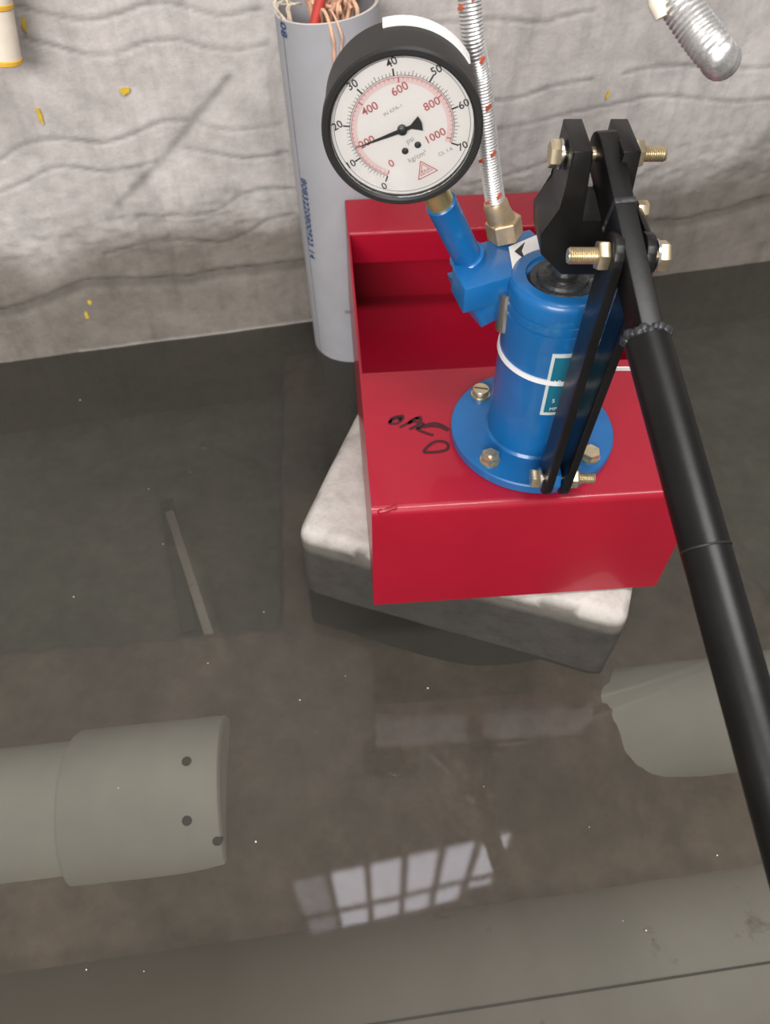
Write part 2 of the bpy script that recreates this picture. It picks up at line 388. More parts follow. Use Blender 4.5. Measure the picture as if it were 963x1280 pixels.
def build_wall():
    s = np.arange(-0.75, 2.30, 0.0035); z = np.arange(-0.2, 0.64, 0.0035); S, Z = np.meshgrid(s, z)
    off = (fbm(S, Z, 3, 9) - 0.5) * 0.004 + (fbm(S, Z, 9, 70, 3) - 0.5) * 0.0016
    gd = np.full(S.shape, 9.0)
    for g in GROOVES:
        pl = [tuple(v[:2]) for v in smooth_path([(*wall_sz(*p), 0) for p in g], 40)]
        gd = np.minimum(gd, seg_dist(S, Z, pl))
    gd = gd + (fbm(S, Z, 21, 60) - 0.5) * 0.0022
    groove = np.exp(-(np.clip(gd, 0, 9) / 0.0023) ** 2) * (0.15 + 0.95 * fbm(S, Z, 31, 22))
    lip = np.exp(-((gd - 0.006) / 0.003) ** 2) * 0.5
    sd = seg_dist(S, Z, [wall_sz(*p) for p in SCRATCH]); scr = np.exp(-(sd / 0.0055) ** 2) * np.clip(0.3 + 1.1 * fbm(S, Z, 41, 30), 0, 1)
    bs = np.array([wall_sz(*p) for p in BAND]); bz = np.interp(s, bs[:, 0], bs[:, 1])[None, :] + (fbm(S, Z * 0, 51, 16) - 0.5) * 0.012
    dz = Z - bz
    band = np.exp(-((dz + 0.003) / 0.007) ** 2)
    off = off - groove * 0.0022 + lip * 0.0006 - scr * 0.0025
    off = off + np.where(dz < 0, 0.007, 0) * np.clip(-dz / 0.006, 0, 1) - band * 0.004
    rough_zone = np.clip(1 - np.abs(Z - 0.19) / 0.07, 0, 1)
    off = off + rough_zone * (fbm(S, Z * 2.2, 61, 55, 3) - 0.5) * 0.007
    # colour: pale plaster above, brown-grey tide mark below
    t = np.clip((Z - 0.140 + (fbm(S, Z, 71, 9) - 0.5) * 0.12) / 0.10, 0, 1)[..., None]; t = t * t * (3 - 2 * t)
    top = np.array([0.54, 0.503, 0.482]); low = np.array([0.225, 0.200, 0.174])
    c = low * (1 - t) + top * t
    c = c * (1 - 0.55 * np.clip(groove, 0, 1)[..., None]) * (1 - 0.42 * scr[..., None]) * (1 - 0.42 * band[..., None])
    mold = np.clip((fbm(S, Z, 81, 18) - 0.52) * 5, 0, 1) * np.clip(1 - np.abs(Z - 0.24) / 0.09, 0, 1)
    c = c * (1 - 0.34 * mold[..., None])
    chalk = np.exp(-((S - wall_sz(745, 60)[0]) / 0.02) ** 2) * (Z > 0.32)
    c = c * (1 + 0.12 * chalk[..., None])
    meniscus_glint = np.exp(-((Z - 0.001) / 0.0016) ** 2) * (S > 0.12) * (S < 0.55)  # bright meniscus glint along the waterline, painted into the wall colour
    c = c * (1 - meniscus_glint[..., None]) + np.array([0.62, 0.6, 0.57]) * meniscus_glint[..., None]
    P = np.empty(S.shape + (3,))
    P[..., 0] = WALL0.x + WDIR.x * S + WNRM.x * off; P[..., 1] = WALL0.y + WDIR.y * S + WNRM.y * off; P[..., 2] = Z
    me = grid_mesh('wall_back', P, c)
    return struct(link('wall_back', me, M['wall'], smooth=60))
wall = build_wall()
def mirrored(px, py):
    s_, z_ = wall_sz(px, py); return s_, -z_          # a spot of the wall seen by its reflection in the water
WS0 = mirrored(377, 1150)[0]; WS1 = mirrored(630, 1085)[0]; WZ0 = mirrored(505, 1072)[1]; WZ1 = mirrored(505, 1150)[1]
def build_upper():
    # the rest of the wall around the detailed field, with the high window opening
    zs = [0.637, WZ0, WZ1, WZ1 + 0.6]; ss = [-2.0, WS0, WS1, 3.0]; bm = bm_new()
    def q(s0, s1, z0, z1, off=-0.004):
        bm.faces.new([bm.verts.new(wall_pt(*a, off)) for a in ((s0, z0), (s1, z0), (s1, z1), (s0, z1))])
    for i in range(3):
        for k in range(3):
            if i == 1 and k == 1: continue
            q(ss[k], ss[k+1], zs[i], zs[i+1])
    q(-2.0, -0.748, -0.2, 0.637); q(2.296, 3.0, -0.2, 0.637)
    link('wall_back_upper', bm, M['wallplain'], smooth=0)['kind'] = 'structure'
M['wallplain'] = simple('plain_plaster', (0.44, 0.41, 0.395), 0.85, nscale=6)
build_upper()

def build_window():
    s0, s1, z0, z1 = WS0, WS1, WZ0, WZ1
    w = struct(bpy.data.objects.new('window_1', None)); COL.objects.link(w); w.location = wall_pt(s0, z0); CENTRE[w.name] = wall_pt(s0, z0)
    wm = Matrix((WDIR, Vector((0, 0, 1)), WNRM)).transposed().to_4x4(); wm.translation = wall_pt(0, 0)
    edges = [s0 + (s1 - s0) * k / 6 for k in range(7)]; zm = z0 + (z1 - z0) * 0.64
    for k in range(6):
        for a, b in ((z0, zm), (zm, z1)):
            if k == 5 and a == zm: b = zm + (z1 - zm) * 0.5          # a lower blind on the last light
            bm = bm_new(); add_box(bm, (edges[k] + 0.012, a + 0.012, -0.05), (edges[k+1] - 0.012, b - 0.012, -0.044), wm)
            link('pane', bm, M['daylight'] if k else M['dimlight'], w, smooth=0)
    for k in range(7):
        bm = bm_new(); add_box(bm, (edges[k] - 0.018, z0, -0.07), (edges[k] + 0.018, z1, -0.02), wm); link('window_bar', bm, M['frame'], w, smooth=0)
    for zz in (z0, zm, z1):
        bm = bm_new(); add_box(bm, (s0, zz - 0.02, -0.069), (s1, zz + 0.02, -0.021), wm); link('window_rail', bm, M['frame'], w, smooth=0)
M['dimlight'] = mat_emit('dim_pane', (0.93, 0.90, 1.0), 5.0)  # weaker emission for the first column of panes
build_window()

SHELF, DEEP = -0.075, -0.15
def build_floor():
    x = np.arange(-1.2, 1.3, 0.006); y = np.arange(-0.25, 1.42, 0.006); X, Y = np.meshgrid(x, y)
    z = np.full(X.shape, SHELF) + (fbm(X, Y, 5, 9) - 0.5) * 0.014
    a = on_z(356, 430, SHELF); b = on_z(352, 785, SHELF); c = on_z(0, 815, SHELF)
    # sunken bay on the left, square edges
    ex = np.interp(Y, [b.y, a.y], [b.x, a.x]); ey = np.interp(X, [c.x, b.x], [c.y, b.y])
    wob = (fbm(X, Y, 15, 14) - 0.5) * 0.01
    left = np.clip((ex - X + wob) / 0.012, 0, 1) * np.clip((Y - ey + wob) / 0.02, 0, 1)
    z = z + left * (DEEP - SHELF)
    z = z + 0.006 * np.exp(-((Y - ey + 0.012) / 0.006) ** 2) * (X < b.x)
    r0 = on_z(840, 560, SHELF).x; right = np.clip((X - r0 + (fbm(X, Y, 25, 6) - 0.5) * 0.12) / 0.1, 0, 1) * np.clip((Y - 0.33) / 0.1, 0, 1)
    z = z + right * (DEEP - SHELF) * 0.8
    g = np.clip(left + right, 0, 1)[..., None]
    brown = np.array([0.28, 0.205, 0.165]); green = np.array([0.165, 0.168, 0.132])
    col = brown * (1 - g) + green * g
    mot = np.clip((fbm(X, Y, 35, 5) - 0.5) * 4 + 0.2, 0, 1)[..., None]; col = col * (1 - 0.45 * mot) + np.array([0.12, 0.115, 0.09]) * 0.45 * mot
    p = on_z(430, 445, SHELF); m = np.exp(-(((X - p.x) / 0.09) ** 2 + ((Y - p.y) / 0.07) ** 2)); z = z + m * (0.03 + (fbm(X, Y, 45, 30) - 0.5) * 0.05)
    for (px, py, rx, ry, hh, sd) in ((700, 915, 0.075, 0.13, 0.085, 55), (322, 1000, 0.05, 0.07, 0.03, 75)):
        q = on_z(px, py, SHELF); m = np.exp(-(((X - q.x) / rx) ** 2 + ((Y - q.y) / ry) ** 2)); z = z + m * hh * (0.7 + 0.6 * fbm(X, Y, sd, 22))
    z = np.minimum(z, -0.006)
    P = np.stack([X, Y, z], -1); me = grid_mesh('floor', P, col)
    return struct(link('floor', me, M['floor'], smooth=80))
build_floor()
bm = bm_new()
vsw = [bm.verts.new(p) for p in ((-1.3, -0.9, 0), (1.5, -0.9, 0), (1.5, WALL0.y + (1.5 - WALL0.x) * WDIR.y / WDIR.x + 0.003, 0), (-1.3, WALL0.y + (-1.3 - WALL0.x) * WDIR.y / WDIR.x + 0.003, 0))]
bm.faces.new(vsw)
tag(link('water', bm, M['water'], smooth=0), 'still murky grey-green water flooding the pit floor', 'water', kind='stuff')

# ================================================================== THINGS UNDER WATER
def half_pipe(name, pa, pb, r, za, sleeve=None, mat='sinkpipe', label='', seam=None, group=None):
    A = on_z(*pa, za); B = on_z(*pb, za); d = (B - A).normalized()
    t = thing(name, label, 'pipe', A)
    bm = bm_new(); add_lathe(bm, [(r * 0.9, 0), (r, 0), (r, (B - A).length), (r * 0.9, (B - A).length)], frame_mtx(A, d), 64, cap=True); link('pipe_body', bm, M[mat], t)
    if sleeve:
        s0, s1, rs = sleeve; L = (B - A).length; bm = bm_new()
        prof = [(r, s0 * L), (rs - 0.003, s0 * L), (rs, s0 * L + 0.004), (rs, s1 * L - 0.002), (rs - 0.003, s1 * L), (rs - 0.012, s1 * L)]
        add_lathe(bm, prof, frame_mtx(A, d), 64, cap=False); s = link('coupling_sleeve', bm, M[mat], t)
        up = Vector((0, -0.35, 0.94))
        for f, ang in ((0.80, 15), (0.80, -25), (0.97, 32)):
            n = (Matrix.Rotation(math.radians(ang), 4, d) @ up).normalized(); c = A + d * (s0 * L + (s1 - s0) * L * f)
            n = (n - d * n.dot(d)).normalized()
            bm = bm_new(); add_cyl(bm, c + n * (rs - 0.003), c + n * (rs + 0.0012), 0.006, 0.005, 10); link('bolt_hole', bm, M['sinkdark'], s)
    if seam:
        bm = bm_new(); n = (Matrix.Rotation(math.radians(seam), 4, d) @ Vector((0, 0, 1))); n = (n - d * n.dot(d)).normalized()
        add_box(bm, (-0.0012, -0.001, 0.0), (0.0012, 0.001, (B - A).length), frame_mtx(A + n * r, d, n)); link('seam_line', bm, M['sinkdark'], t)
    return t
half_pipe('sunken_pipe', (-160, 1040), (289, 990), 0.074, -0.088, (0.575, 1.0, 0.085), 'sinkpipe', 'pale grey sunken pipe with a wider sleeve at its end, left of the pump')
half_pipe('sunken_pipe', (716, 920), (1180, 858), 0.070, -0.083, None, 'sinkpipe', 'pale grey sunken pipe stub right of the pump, passing behind the black lever')
half_pipe('sunken_pipe', (-200, 1375), (1250, 1150), 0.082, -0.095, None, 'sinkpipe2', 'long sunken pipe with a thin seam across the near edge of the water', seam=9)
t = thing('sunken_bracket', 'dim forked metal bracket lying under water left of the concrete block', 'bracket', on_z(225, 790, DEEP + 0.02))
def bar(name, p0, p1, w, h, mat, parent):
    d = p1 - p0; bm = bm_new(); add_box(bm, (-w/2, -h/2, 0), (w/2, h/2, d.length), frame_mtx(p0, d, (1, 0, 0)), bevel=min(w, h) * 0.25); return link(name, bm, mat, parent)
bar('prong', on_z(212, 640, DEEP + 0.03), on_z(262, 795, DEEP + 0.03), 0.013, 0.008, M['sinkpipe2'], t)
bar('prong', on_z(208, 625, DEEP + 0.03), on_z(238, 790, DEEP + 0.015), 0.02, 0.006, M['sinkdark'], t)
bm = bm_new()
for px, py in ((204, 680), (186, 611), (100, 500), (254, 560), (92, 746), (260, 829), (779, 1151), (808, 1163), (432, 845), (108, 1212), (180, 1214), (737, 1034), (897, 1069), (535, 860), (605, 983), (148, 985), (375, 875), (320, 1052), (690, 805), (330, 765), (700, 705), (238, 590)):
    p = on_z(px, py, 0.0008); r = random.uniform(0.0005, 0.0011)
    bmesh.ops.create_icosphere(bm, subdivisions=1, radius=r, matrix=Matrix.Translation(p))
tag(link('floating_specks', bm, M['speck']), 'tiny white specks floating on the murky water', 'debris', kind='stuff')

# ================================================================== CONCRETE BLOCK
def build_block():
    BZ = CAM_H - 0.674; c0 = on_z(370, 664, BZ); c1 = on_z(786, 776, BZ)
    u = (c1 - c0); L = u.length; u.normalize(); v = Vector((-u.y, u.x, 0)); D = 0.31; r = np.random.RandomState(2)
    bm = bm_new(); nu, nv = 46, 36
    def pt(i, j, k):
        # rounded, chipped outline
        a, b = i / nu, j / nv; x = a * L; y = b * D
        cr = 0.016; ex = min(x, L - x); ey = min(y, D - y)
        if ex < cr and ey < cr:
            dx, dy = cr - ex, cr - ey; q = math.hypot(dx, dy)
            if q > cr:
                f = cr / q; nx, ny = cr - dx * f, cr - dy * f
                x = nx if x < L / 2 else L - nx; y = ny if y < D / 2 else D - ny
        n1 = float(fbm(np.array(x), np.array(y), 7, 40)) - 0.5
        n2 = float(fbm(np.array(x), np.array(y), 17, 120, 2)) - 0.4
        edge = min(ex, ey); zt = BZ - 0.001 + n1 * 0.003 + n2 * 0.002 - 0.007 * math.exp(-(edge / 0.006) ** 2) + min(0, y - 0.05) * 0.06
        z = zt if k == 0 else SHELF - 0.005
        p = c0 + u * x + v * y; return (p.x, p.y, z)
    T = [[bm.verts.new(pt(i, j, 0)) for i in range(nu + 1)] for j in range(nv + 1)]
    for j in range(nv):
        for i in range(nu): bm.faces.new((T[j][i], T[j][i+1], T[j+1][i+1], T[j+1][i]))
    loop = [(i, 0) for i in range(nu)] + [(nu, j) for j in range(nv)] + [(i, nv) for i in range(nu, 0, -1)] + [(0, j) for j in range(nv, 0, -1)]
    rows = [[T[j][i] for i, j in loop]]
    for q in range(1, 23):
        row = []
        for i, j in loop:
            a = Vector(pt(i, j, 0)); b = Vector(pt(i, j, 1)); p = a.lerp(b, q / 22)
            out = (p - (c0 + u * L/2 + v * D/2)); out.z = 0; out.normalize()
            p += out * (0.0015 + (float(fbm(np.array(p.x * 1.0 + p.y), np.array(p.z), 27, 40)) - 0.5) * 0.004); row.append(bm.verts.new(p))
        rows.append(row)
    n = len(loop)
    for a, b in zip(rows, rows[1:]):
        for k in range(n): bm.faces.new((a[k], a[(k+1) % n], b[(k+1) % n], b[k]))
    me = bpy.data.meshes.new('concrete_block'); bmesh.ops.recalc_face_normals(bm, faces=bm.faces[:]); bm.to_mesh(me); bm.free()
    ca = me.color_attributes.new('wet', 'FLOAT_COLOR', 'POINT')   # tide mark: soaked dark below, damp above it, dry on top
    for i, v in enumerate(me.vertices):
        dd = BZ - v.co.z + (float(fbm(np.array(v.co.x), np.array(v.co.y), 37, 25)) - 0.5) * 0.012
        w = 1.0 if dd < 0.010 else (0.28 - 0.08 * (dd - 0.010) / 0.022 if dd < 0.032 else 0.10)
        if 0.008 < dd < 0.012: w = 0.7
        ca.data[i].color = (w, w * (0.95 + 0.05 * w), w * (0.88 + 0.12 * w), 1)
    tag(link('concrete_block', me, M['block'], smooth=70), 'rough pale concrete block under the red stand, its sides dark and wet', 'block')
build_block()

# ================================================================== GREY UPRIGHT PIPE AND STRANDS
def build_upright():
    YP = 0.992; base = on_y(442, 445, YP); topx = on_y(408, 5, YP); A = base + (base - topx) * 0.16; B = topx; R = 0.0595
    t = thing('upright_pipe', 'grey upright plastic pipe against the wall with blue printed digits', 'pipe', A)
    d = (B - A).normalized(); L = (B - A).length
    bm = bm_new(); add_lathe(bm, [(R, 0), (R, L), (R - 0.0012, L + 0.0008), (R - 0.0038, L), (R - 0.0038, 0)], frame_mtx(A, d), 72, cap=False)
    for v in bm.verts:            # the sawn rim dips to the left front
        if (v.co - A).dot(d) > L - 0.002: v.co += d * ((v.co.x - B.x) * 0.06)
    bod = link('pipe_body', bm, [M['pvc'], M['pvc_cut']], t)
    for f in bod.data.polygons:
        c = bod.matrix_world @ f.center if False else f.center + bod.location
        if (c - A).dot(d) > L - 0.006 and f.area < 3e-5: f.material_index = 1
    def surf(s, ang, off=0.0003):  # ang measured from the direction facing the camera, about the axis
        f = Vector((0.05, -1, 0)); f = (f - d * f.dot(d)).normalized(); n = Matrix.Rotation(ang, 4, d) @ f
        return A + d * s + n * (R + off), n
    bm = bm_new()
    pts = [surf(L * k / 30, math.radians(-57))[0] for k in range(31)]; add_ribbon(bm, pts, 0.0011, 0.0, surf(0, math.radians(-57))[1]); link('mould_line', bm, M['seam'], t)
    bm = bm_new()
    p, n = surf((on_y(383, 265, base.y - 0.02) - A).dot(d), math.radians(-50), 0.0006)
    m = Matrix((-d, n.cross(-d), n)).transposed().to_4x4(); m.translation = p
    add_text(bm, '8083220800923 14', 0.0150, m, bold=0.02); link('printed_digits', bm, M['ink'], t, smooth=0); bm = bm_new()
    p, n = surf(L - 0.012, math.radians(-55), 0.0006); m = Matrix((-d, n.cross(-d), n)).transposed().to_4x4(); m.translation = p
    add_text(bm, '08', 0.016, m, bold=0.02)
    link('printed_digits', bm, M['ink'], t, smooth=0)
    bm = bm_new(); p, n = surf((on_y(431, 385, base.y - 0.05) - A).dot(d), math.radians(-2), 0.0006)
    m = Matrix((-d, n.cross(-d), n)).transposed().to_4x4(); m.translation = p; add_text(bm, 'II', 0.012, m); link('printed_digits', bm, M['ink'], t, smooth=0)
    # strands tucked in the mouth
    w = thing('strand_bundle', 'tangled peach and pink strands stuffed in the grey pipe mouth', 'rope', B + Vector((0, 0, -0.06)))
    rr = random.Random(3)
    def P(x, y, z): return B + Vector((x, y, z))
    for k in range(30):
        x0 = rr.uniform(-0.012, 0.036); y0 = rr.uniform(-0.034, 0.03)
        pts = [P(x0 * 0.6, y0 * 0.5, -0.06)]
        for q in range(3):
            pts.append(P(max(-0.02, min(0.04, x0 + rr.uniform(-0.02, 0.02))), max(-0.044, min(0.03, y0 + rr.uniform(-0.02, 0.02))), 0.0 + 0.012 * q + rr.uniform(-0.004, 0.008)))
        pts.append(P(rr.uniform(-0.015, 0.04), rr.uniform(-0.04, 0.02), rr.uniform(-0.002, 0.03)))
        bm = bm_new(); add_tube(bm, smooth_path(pts, 34), rr.uniform(0.0016, 0.0027), 8); link('strand', bm, M['rope'], w)
    for k, (dx, drop) in enumerate(((0.0, 0.052), (0.008, 0.036))):
        pts = [P(-0.004 + dx, -0.03, -0.01), P(-0.002 + dx, -0.043, 0.008), P(0.004 + dx, -0.0555, 0.006), P(0.009 + dx * 1.3, -0.0600, -0.012), P(0.010 + dx, -0.0602, -0.026), P(0.008 + dx, -0.060, -0.036 - drop)]
        path = smooth_path(pts, 70); bm = bm_new(); add_tube(bm, path[:45], 0.0019 if k == 0 else 0.0012, 8); s = link('strand', bm, M['rope'], w)
        bm = bm_new(); add_tube(bm, path[44:], lambda i: 0.0012 + 0.0007 * math.cos(i * 2.2), 8); q = link('twisted_end', bm, M['pinkrope'], s); q['label'] = 'pink twisted strand end'
    bm = bm_new(); add_cyl(bm, P(-0.014, -0.036, -0.015), P(-0.002, -0.03, 0.02), 0.006, 0.006, 16); q = link('sleeve', bm, M['redplug'], w); q['label'] = 'red sleeve'
    for k in range(6):
        pts = [P(-0.040 + rr.uniform(-0.004, 0.01), -0.028, -0.02), P(-0.045 + rr.uniform(-0.01, 0.012), -0.036, 0.006 + rr.uniform(0, 0.006)), P(-0.052 + rr.uniform(-0.008, 0.025), -0.034 + rr.uniform(-0.006, 0.004), 0.010 + rr.uniform(0, 0.01)), P(-0.054 + rr.uniform(0, 0.03), -0.02, 0.004 + rr.uniform(0, 0.02))]
        bm = bm_new(); add_tube(bm, smooth_path(pts, 24), 0.0011, 6); q = link('strand', bm, M['creamrope'], w); q['label'] = 'thin cream strand'
build_upright()

# ================================================================== CREAM TUBE, PAINT SPOTS
def build_cream():
    e = on_wall(4, 74, 0.055); a = on_wall(-22, -70, 0.05); d = (e - a).normalized(); R = 0.019
    t = thing('cream_tube', 'cream plastic tube with yellow rings hanging at the top left of the wall', 'tube', a)
    up = a + Vector((0, 0, 0.5)); bm = bm_new()
    add_tube(bm, smooth_path([up + WNRM * -0.04, a + Vector((-0.01, 0, 0.2)), a, a.lerp(e, 0.5), e], 50), R, 32); link('tube_body', bm, M['cream'], t)
    for f in (0.995, 0.49):
        c = a.lerp(e, f); bm = bm_new(); add_lathe(bm, [(R, -0.003), (R + 0.0009, -0.002), (R + 0.0009, 0.002), (R, 0.003)], frame_mtx(c, d), 32, cap=False); link('yellow_ring', bm, M['yellow'], t)
build_cream()
for px, py, w, h in ((156, 113, 11, 7), (30, 29, 4, 12), (50, 144, 5, 16), (112, 375, 6, 6), (108, 391, 5, 12), (759, 119, 4, 9)):
    c = on_wall(px, py); k = 0.00055; bm = bm_new(); rr = random.Random(px)
    wm = Matrix((WDIR, Vector((0, 0, 1)), WNRM)).transposed().to_4x4(); wm.translation = c
    poly = []
    for i in range(14):
        a = 2 * PI * i / 14; f = rr.uniform(0.7, 1.25); poly.append((math.cos(a) * w * k * f, math.sin(a) * h * k * f * 1.1))
    add_prism(bm, poly, -0.003, 0.0062 if py > 300 else 0.003, wm); o = link('paint_splash', bm, M['ypaint'], wall); o['label'] = 'yellow paint splash'

# ================================================================== HOSES
def resample(path, n):
    cum = [0.0]
    for a, b in zip(path, path[1:]): cum.append(cum[-1] + (b - a).length)
    out = []; k = 0
    for i in range(n):
        d = cum[-1] * i / (n - 1)
        while k < len(cum) - 2 and cum[k+1] < d: k += 1
        out.append(path[k].lerp(path[k+1], (d - cum[k]) / max(cum[k+1] - cum[k], 1e-9)))
    return out
def hose(name, pts, r, label, mstep=0.034, mstart=0.01):
    t = thing(name, label, 'hose', pts[0])
    path = smooth_path(pts, 300); n = int(sum((b - a).length for a, b in zip(path, path[1:])) / (0.068 * r)); path = resample(smooth_path(pts, n * 3), n); L = sum((b - a).length for a, b in zip(path, path[1:])); per = L / n
    bm = bm_new(); add_tube(bm, path, lambda i: r * (0.955 + 0.045 * math.cos(i * PI / 2)), 20); o = link('braided_sleeve', bm, M['braid'], t, smooth=60)
    dist = mstart
    while dist < min(L, 0.5):
        for q, dl in ((0, 0.0), (1, 0.004)):
            i = min(n - 2, int((dist + dl) / per)); p = path[i]; d = (path[i+1] - path[i]).normalized()
            f = (Vector((0, 0, CAM_H)) - p); f = (f - d * f.dot(d)).normalized(); bm = bm_new()
            for k in range(4):
                nn = Matrix.Rotation(math.radians(-58 + q * 74 + k * 6), 4, d) @ f
                add_box(bm, (-0.0009, -0.0008, -0.0008), (0.0009, 0.0010, 0.0010), frame_mtx(p + nn * (r * 0.992) + d * (k * 0.0005), d, nn))
            link('tracer_thread', bm, M['orange'], t)
        dist += mstep
    return t
h0 = on_y(628, 279, 0.566)
hp = [on_y(621, 262, 0.566), on_y(612, 200, 0.566), on_y(601, 100, 0.566), on_y(587, 0, 0.566)]
hp += [hp[-1] + Vector((-0.02, 0.05, 0.15)), hp[-1] + Vector((-0.03, 0.2, 0.33)), wall_pt(0.56, 0.95, 0.0)]
t = hose('braided_hose', hp, 0.0079, 'braided steel hose rising from the blue pump body beside the gauge')
bm = bm_new(); add_hex(bm, h0 + Vector((0.004, 0, -0.012)), h0 + Vector((0.0, 0, 0.004)), 0.0145); o = link('hex_nut', bm, M['fitting'], t)
bm = bm_new(); f1 = on_y(622, 262, 0.566); add_lathe(bm, [(0.0105, 0), (0.0115, 0.002), (0.0098, 0.012), (0.0098, 0.018), (0.0085, 0.021)], frame_mtx(h0, f1 - h0), 24); link('crimp_ferrule', bm, M['fitting'], t)
def at_t(px, py, tt): r = ray(px, py); return Vector((0, 0, CAM_H)) + r * tt
tip = at_t(899, 72, 0.42)
lp = [at_t(700, -260, 0.45), at_t(775, -110, 0.43), at_t(838, -14, 0.42), at_t(872, 38, 0.42), tip, at_t(899, 70, 0.441), at_t(880, 40, 0.465), at_t(845, -10, 0.495), at_t(800, -90, 0.55)]
lp += [lp[-1] + Vector((0.25, 0.05, 0.12)), lp[-1] + Vector((0.75, 0.25, 0.1)), wall_pt(1.75, 0.8, 0.002)]
lp = [wall_pt(1.75, 0.95, 0.002), lp[0] + Vector((0.75, 0.3, 0.14)), lp[0] + Vector((0.25, 0.08, 0.16))] + lp
t = hose('braided_hose', lp, 0.0104, 'looped end of a braided steel hose hanging in the top right corner', mstep=0.045)
bm = bm_new(); tp = [at_t(815, -16, 0.42), at_t(822, 2, 0.419), at_t(828, 22, 0.421)]
add_tube(bm, smooth_path(tp, 12), lambda i: 0.0052 - 0.002 * abs(i - 6) / 6, 10); o = link('tape_scrap', bm, M['cream'], t); o['label'] = 'scrap of cream tape'

# ================================================================== HAND PUMP
# (measured from the lens first: the pump was laid out for a lens 0.692 above its datum, then lowered onto the block)
CAM_Z = 0.692
YAW = math.radians(4.5); O = Vector((-0.0115, 0.4165, 0)); SU = Vector((math.cos(YAW), math.sin(YAW), 0)); SV = Vector((-math.sin(YAW), math.cos(YAW), 0))
ZT, ZB, SWID, SDEP = 0.172, 0.0205, 0.2935, 0.515
def ST(u, v, z): return O + SU * u + SV * v + Vector((0, 0, z))
STM = Matrix((SU, SV, Vector((0, 0, 1)))).transposed().to_4x4(); STM.translation = O
pump = thing('hand_pump', 'blue hydraulic hand pump with dial gauge and black lever on a red steel stand', 'pump', ST(SWID/2, SDEP/2, ZB))
# --- stand
TH = 0.003
def fold_profile(v_back, r, bottom):
    """outer line of the folded top + front sheet in (v, z)"""
    outer = [(v_back, ZT)] + [(r - r * math.sin(a), ZT - r + r * math.cos(a)) for a in np.linspace(0, PI/2, 7)] + [(0.0, bottom)]
    inner = [(TH, bottom)] + [(r - (r-TH) * math.sin(a), ZT - r + (r-TH) * math.cos(a)) for a in np.linspace(PI/2, 0, 7)] + [(v_back, ZT - TH)]
    return outer + inner
LU = Matrix((SV, Vector((0, 0, 1)), SU)).transposed().to_4x4(); LU.translation = O     # local x = depth, y = height, z = along the front
VB = 0.180
bm = bm_new(); prof = fold_profile(VB, 0.0075, ZB); add_prism(bm, prof, 0.0, SWID, LU)
stand = link('stand', bm, M['red'], pump, smooth=35); stand['label'] = 'folded red sheet-metal stand'
def panel(name, lo, hi, bev=0.0007): 
    b = bm_new(); add_box(b, lo, hi, STM, bevel=bev, seg=1); return link(name, b, M['red'], stand)
panel('left_side_panel', (0.0, 0.006, ZB), (TH, SDEP, ZT - 0.0005))
panel('right_side_panel', (SWID - TH, 0.006, ZB), (SWID, SDEP, ZT - 0.0005))
panel('back_panel', (TH, SDEP - TH, ZB), (SWID - TH, SDEP, ZT - 0.001))
panel('floor_panel', (TH, 0.004, ZB), (SWID - TH, SDEP - TH, ZB + 0.003))
b = bm_new(); VL = 0.437; rr_ = 0.004
pr = [(SDEP - 0.001, ZT)] + [(VL + rr_ - rr_ * math.sin(a), ZT - rr_ + rr_ * math.cos(a)) for a in np.linspace(0, PI/2, 5)] + [(VL, ZT - 0.042), (VL + TH, ZT - 0.042), (VL + TH, ZT - TH), (SDEP - 0.001, ZT - TH)]
add_prism(b, pr, 0.0015, SWID - 0.0015, LU); link('rear_lip', b, M['red'], stand, smooth=35)
# weld beads at the front left corner
b = bm_new(); add_tube(b, smooth_path([ST(0.001, 0.004, ZT - 0.006), ST(0.012, 0.0015, ZT - 0.001), ST(0.022, 0.004, ZT + 0.0002)], 10), lambda i: 0.0022 + 0.0006 * math.sin(i * 2.5), 8); link('weld_bead', b, M['red'], stand)
# marker writing on the top plate
def mk(x, y): return on_z(470 + x / 8.755, 500 + y / 8.755, ZT + 0.0002)
strokes = [[(150,250),(170,205),(230,180),(295,175),(285,215),(230,255),(155,255),(160,235),(200,210),(270,195),(250,225)],
 [(260,300),(330,265),(420,215),(480,185),(492,220),(470,245),(420,235),(360,255),(430,200),(480,210)],
 [(370,320),(440,285),(490,250),(520,265),(470,300),(450,320),(520,290),(590,262),(660,255),(740,285),(800,330)],
 [(460,325),(520,350),(600,378),(635,382)], [(520,300),(580,285),(640,285),(720,300),(790,335)],
 [(520,568),(560,520),(620,470),(690,450),(760,462),(795,495),(780,540),(720,560),(620,572),(520,572)]]
b = bm_new()
for s_ in strokes:
    add_ribbon(b, smooth_path([mk(*q) for q in s_], 8 * len(s_)), 0.0032, 0.00005 * len(b.verts) / 200, (0, 0, 1))
q = link('marker_writing', b, M['marker'], stand, smooth=0); q['label'] = 'black marker scrawl'
# --- cylinder
PC = Vector((0.1372, 0.512, 0))
b = bm_new(); FR = 0.0752
add_lathe(b, [(0, ZT), (FR - 0.001, ZT), (FR, ZT + 0.001), (FR, ZT + 0.0088), (FR - 0.0012, ZT + 0.010), (0.0435, ZT + 0.010), (0.0415, ZT + 0.0125),
 (0.0412, ZT + 0.05), (0.0412, 0.3150), (0.0398, 0.3158), (0.0398, 0.3172), (0.0416, 0.3180), (0.0416, 0.3238), (0.0402, 0.3246), (0.0402, 0.3258), (0.0416, 0.3266),
 (0.0416, 0.3375), (0.0405, 0.3412), (0.0385, 0.3435), (0.0360, 0.3445), (0.0290, 0.3445), (0.0278, 0.3400), (0.0, 0.3400)], Matrix.Translation(PC), 96, cap=False)
cyl = link('pump_cylinder', b, M['blue'], pump, smooth=30); cyl['label'] = 'blue cylinder with round base flange'
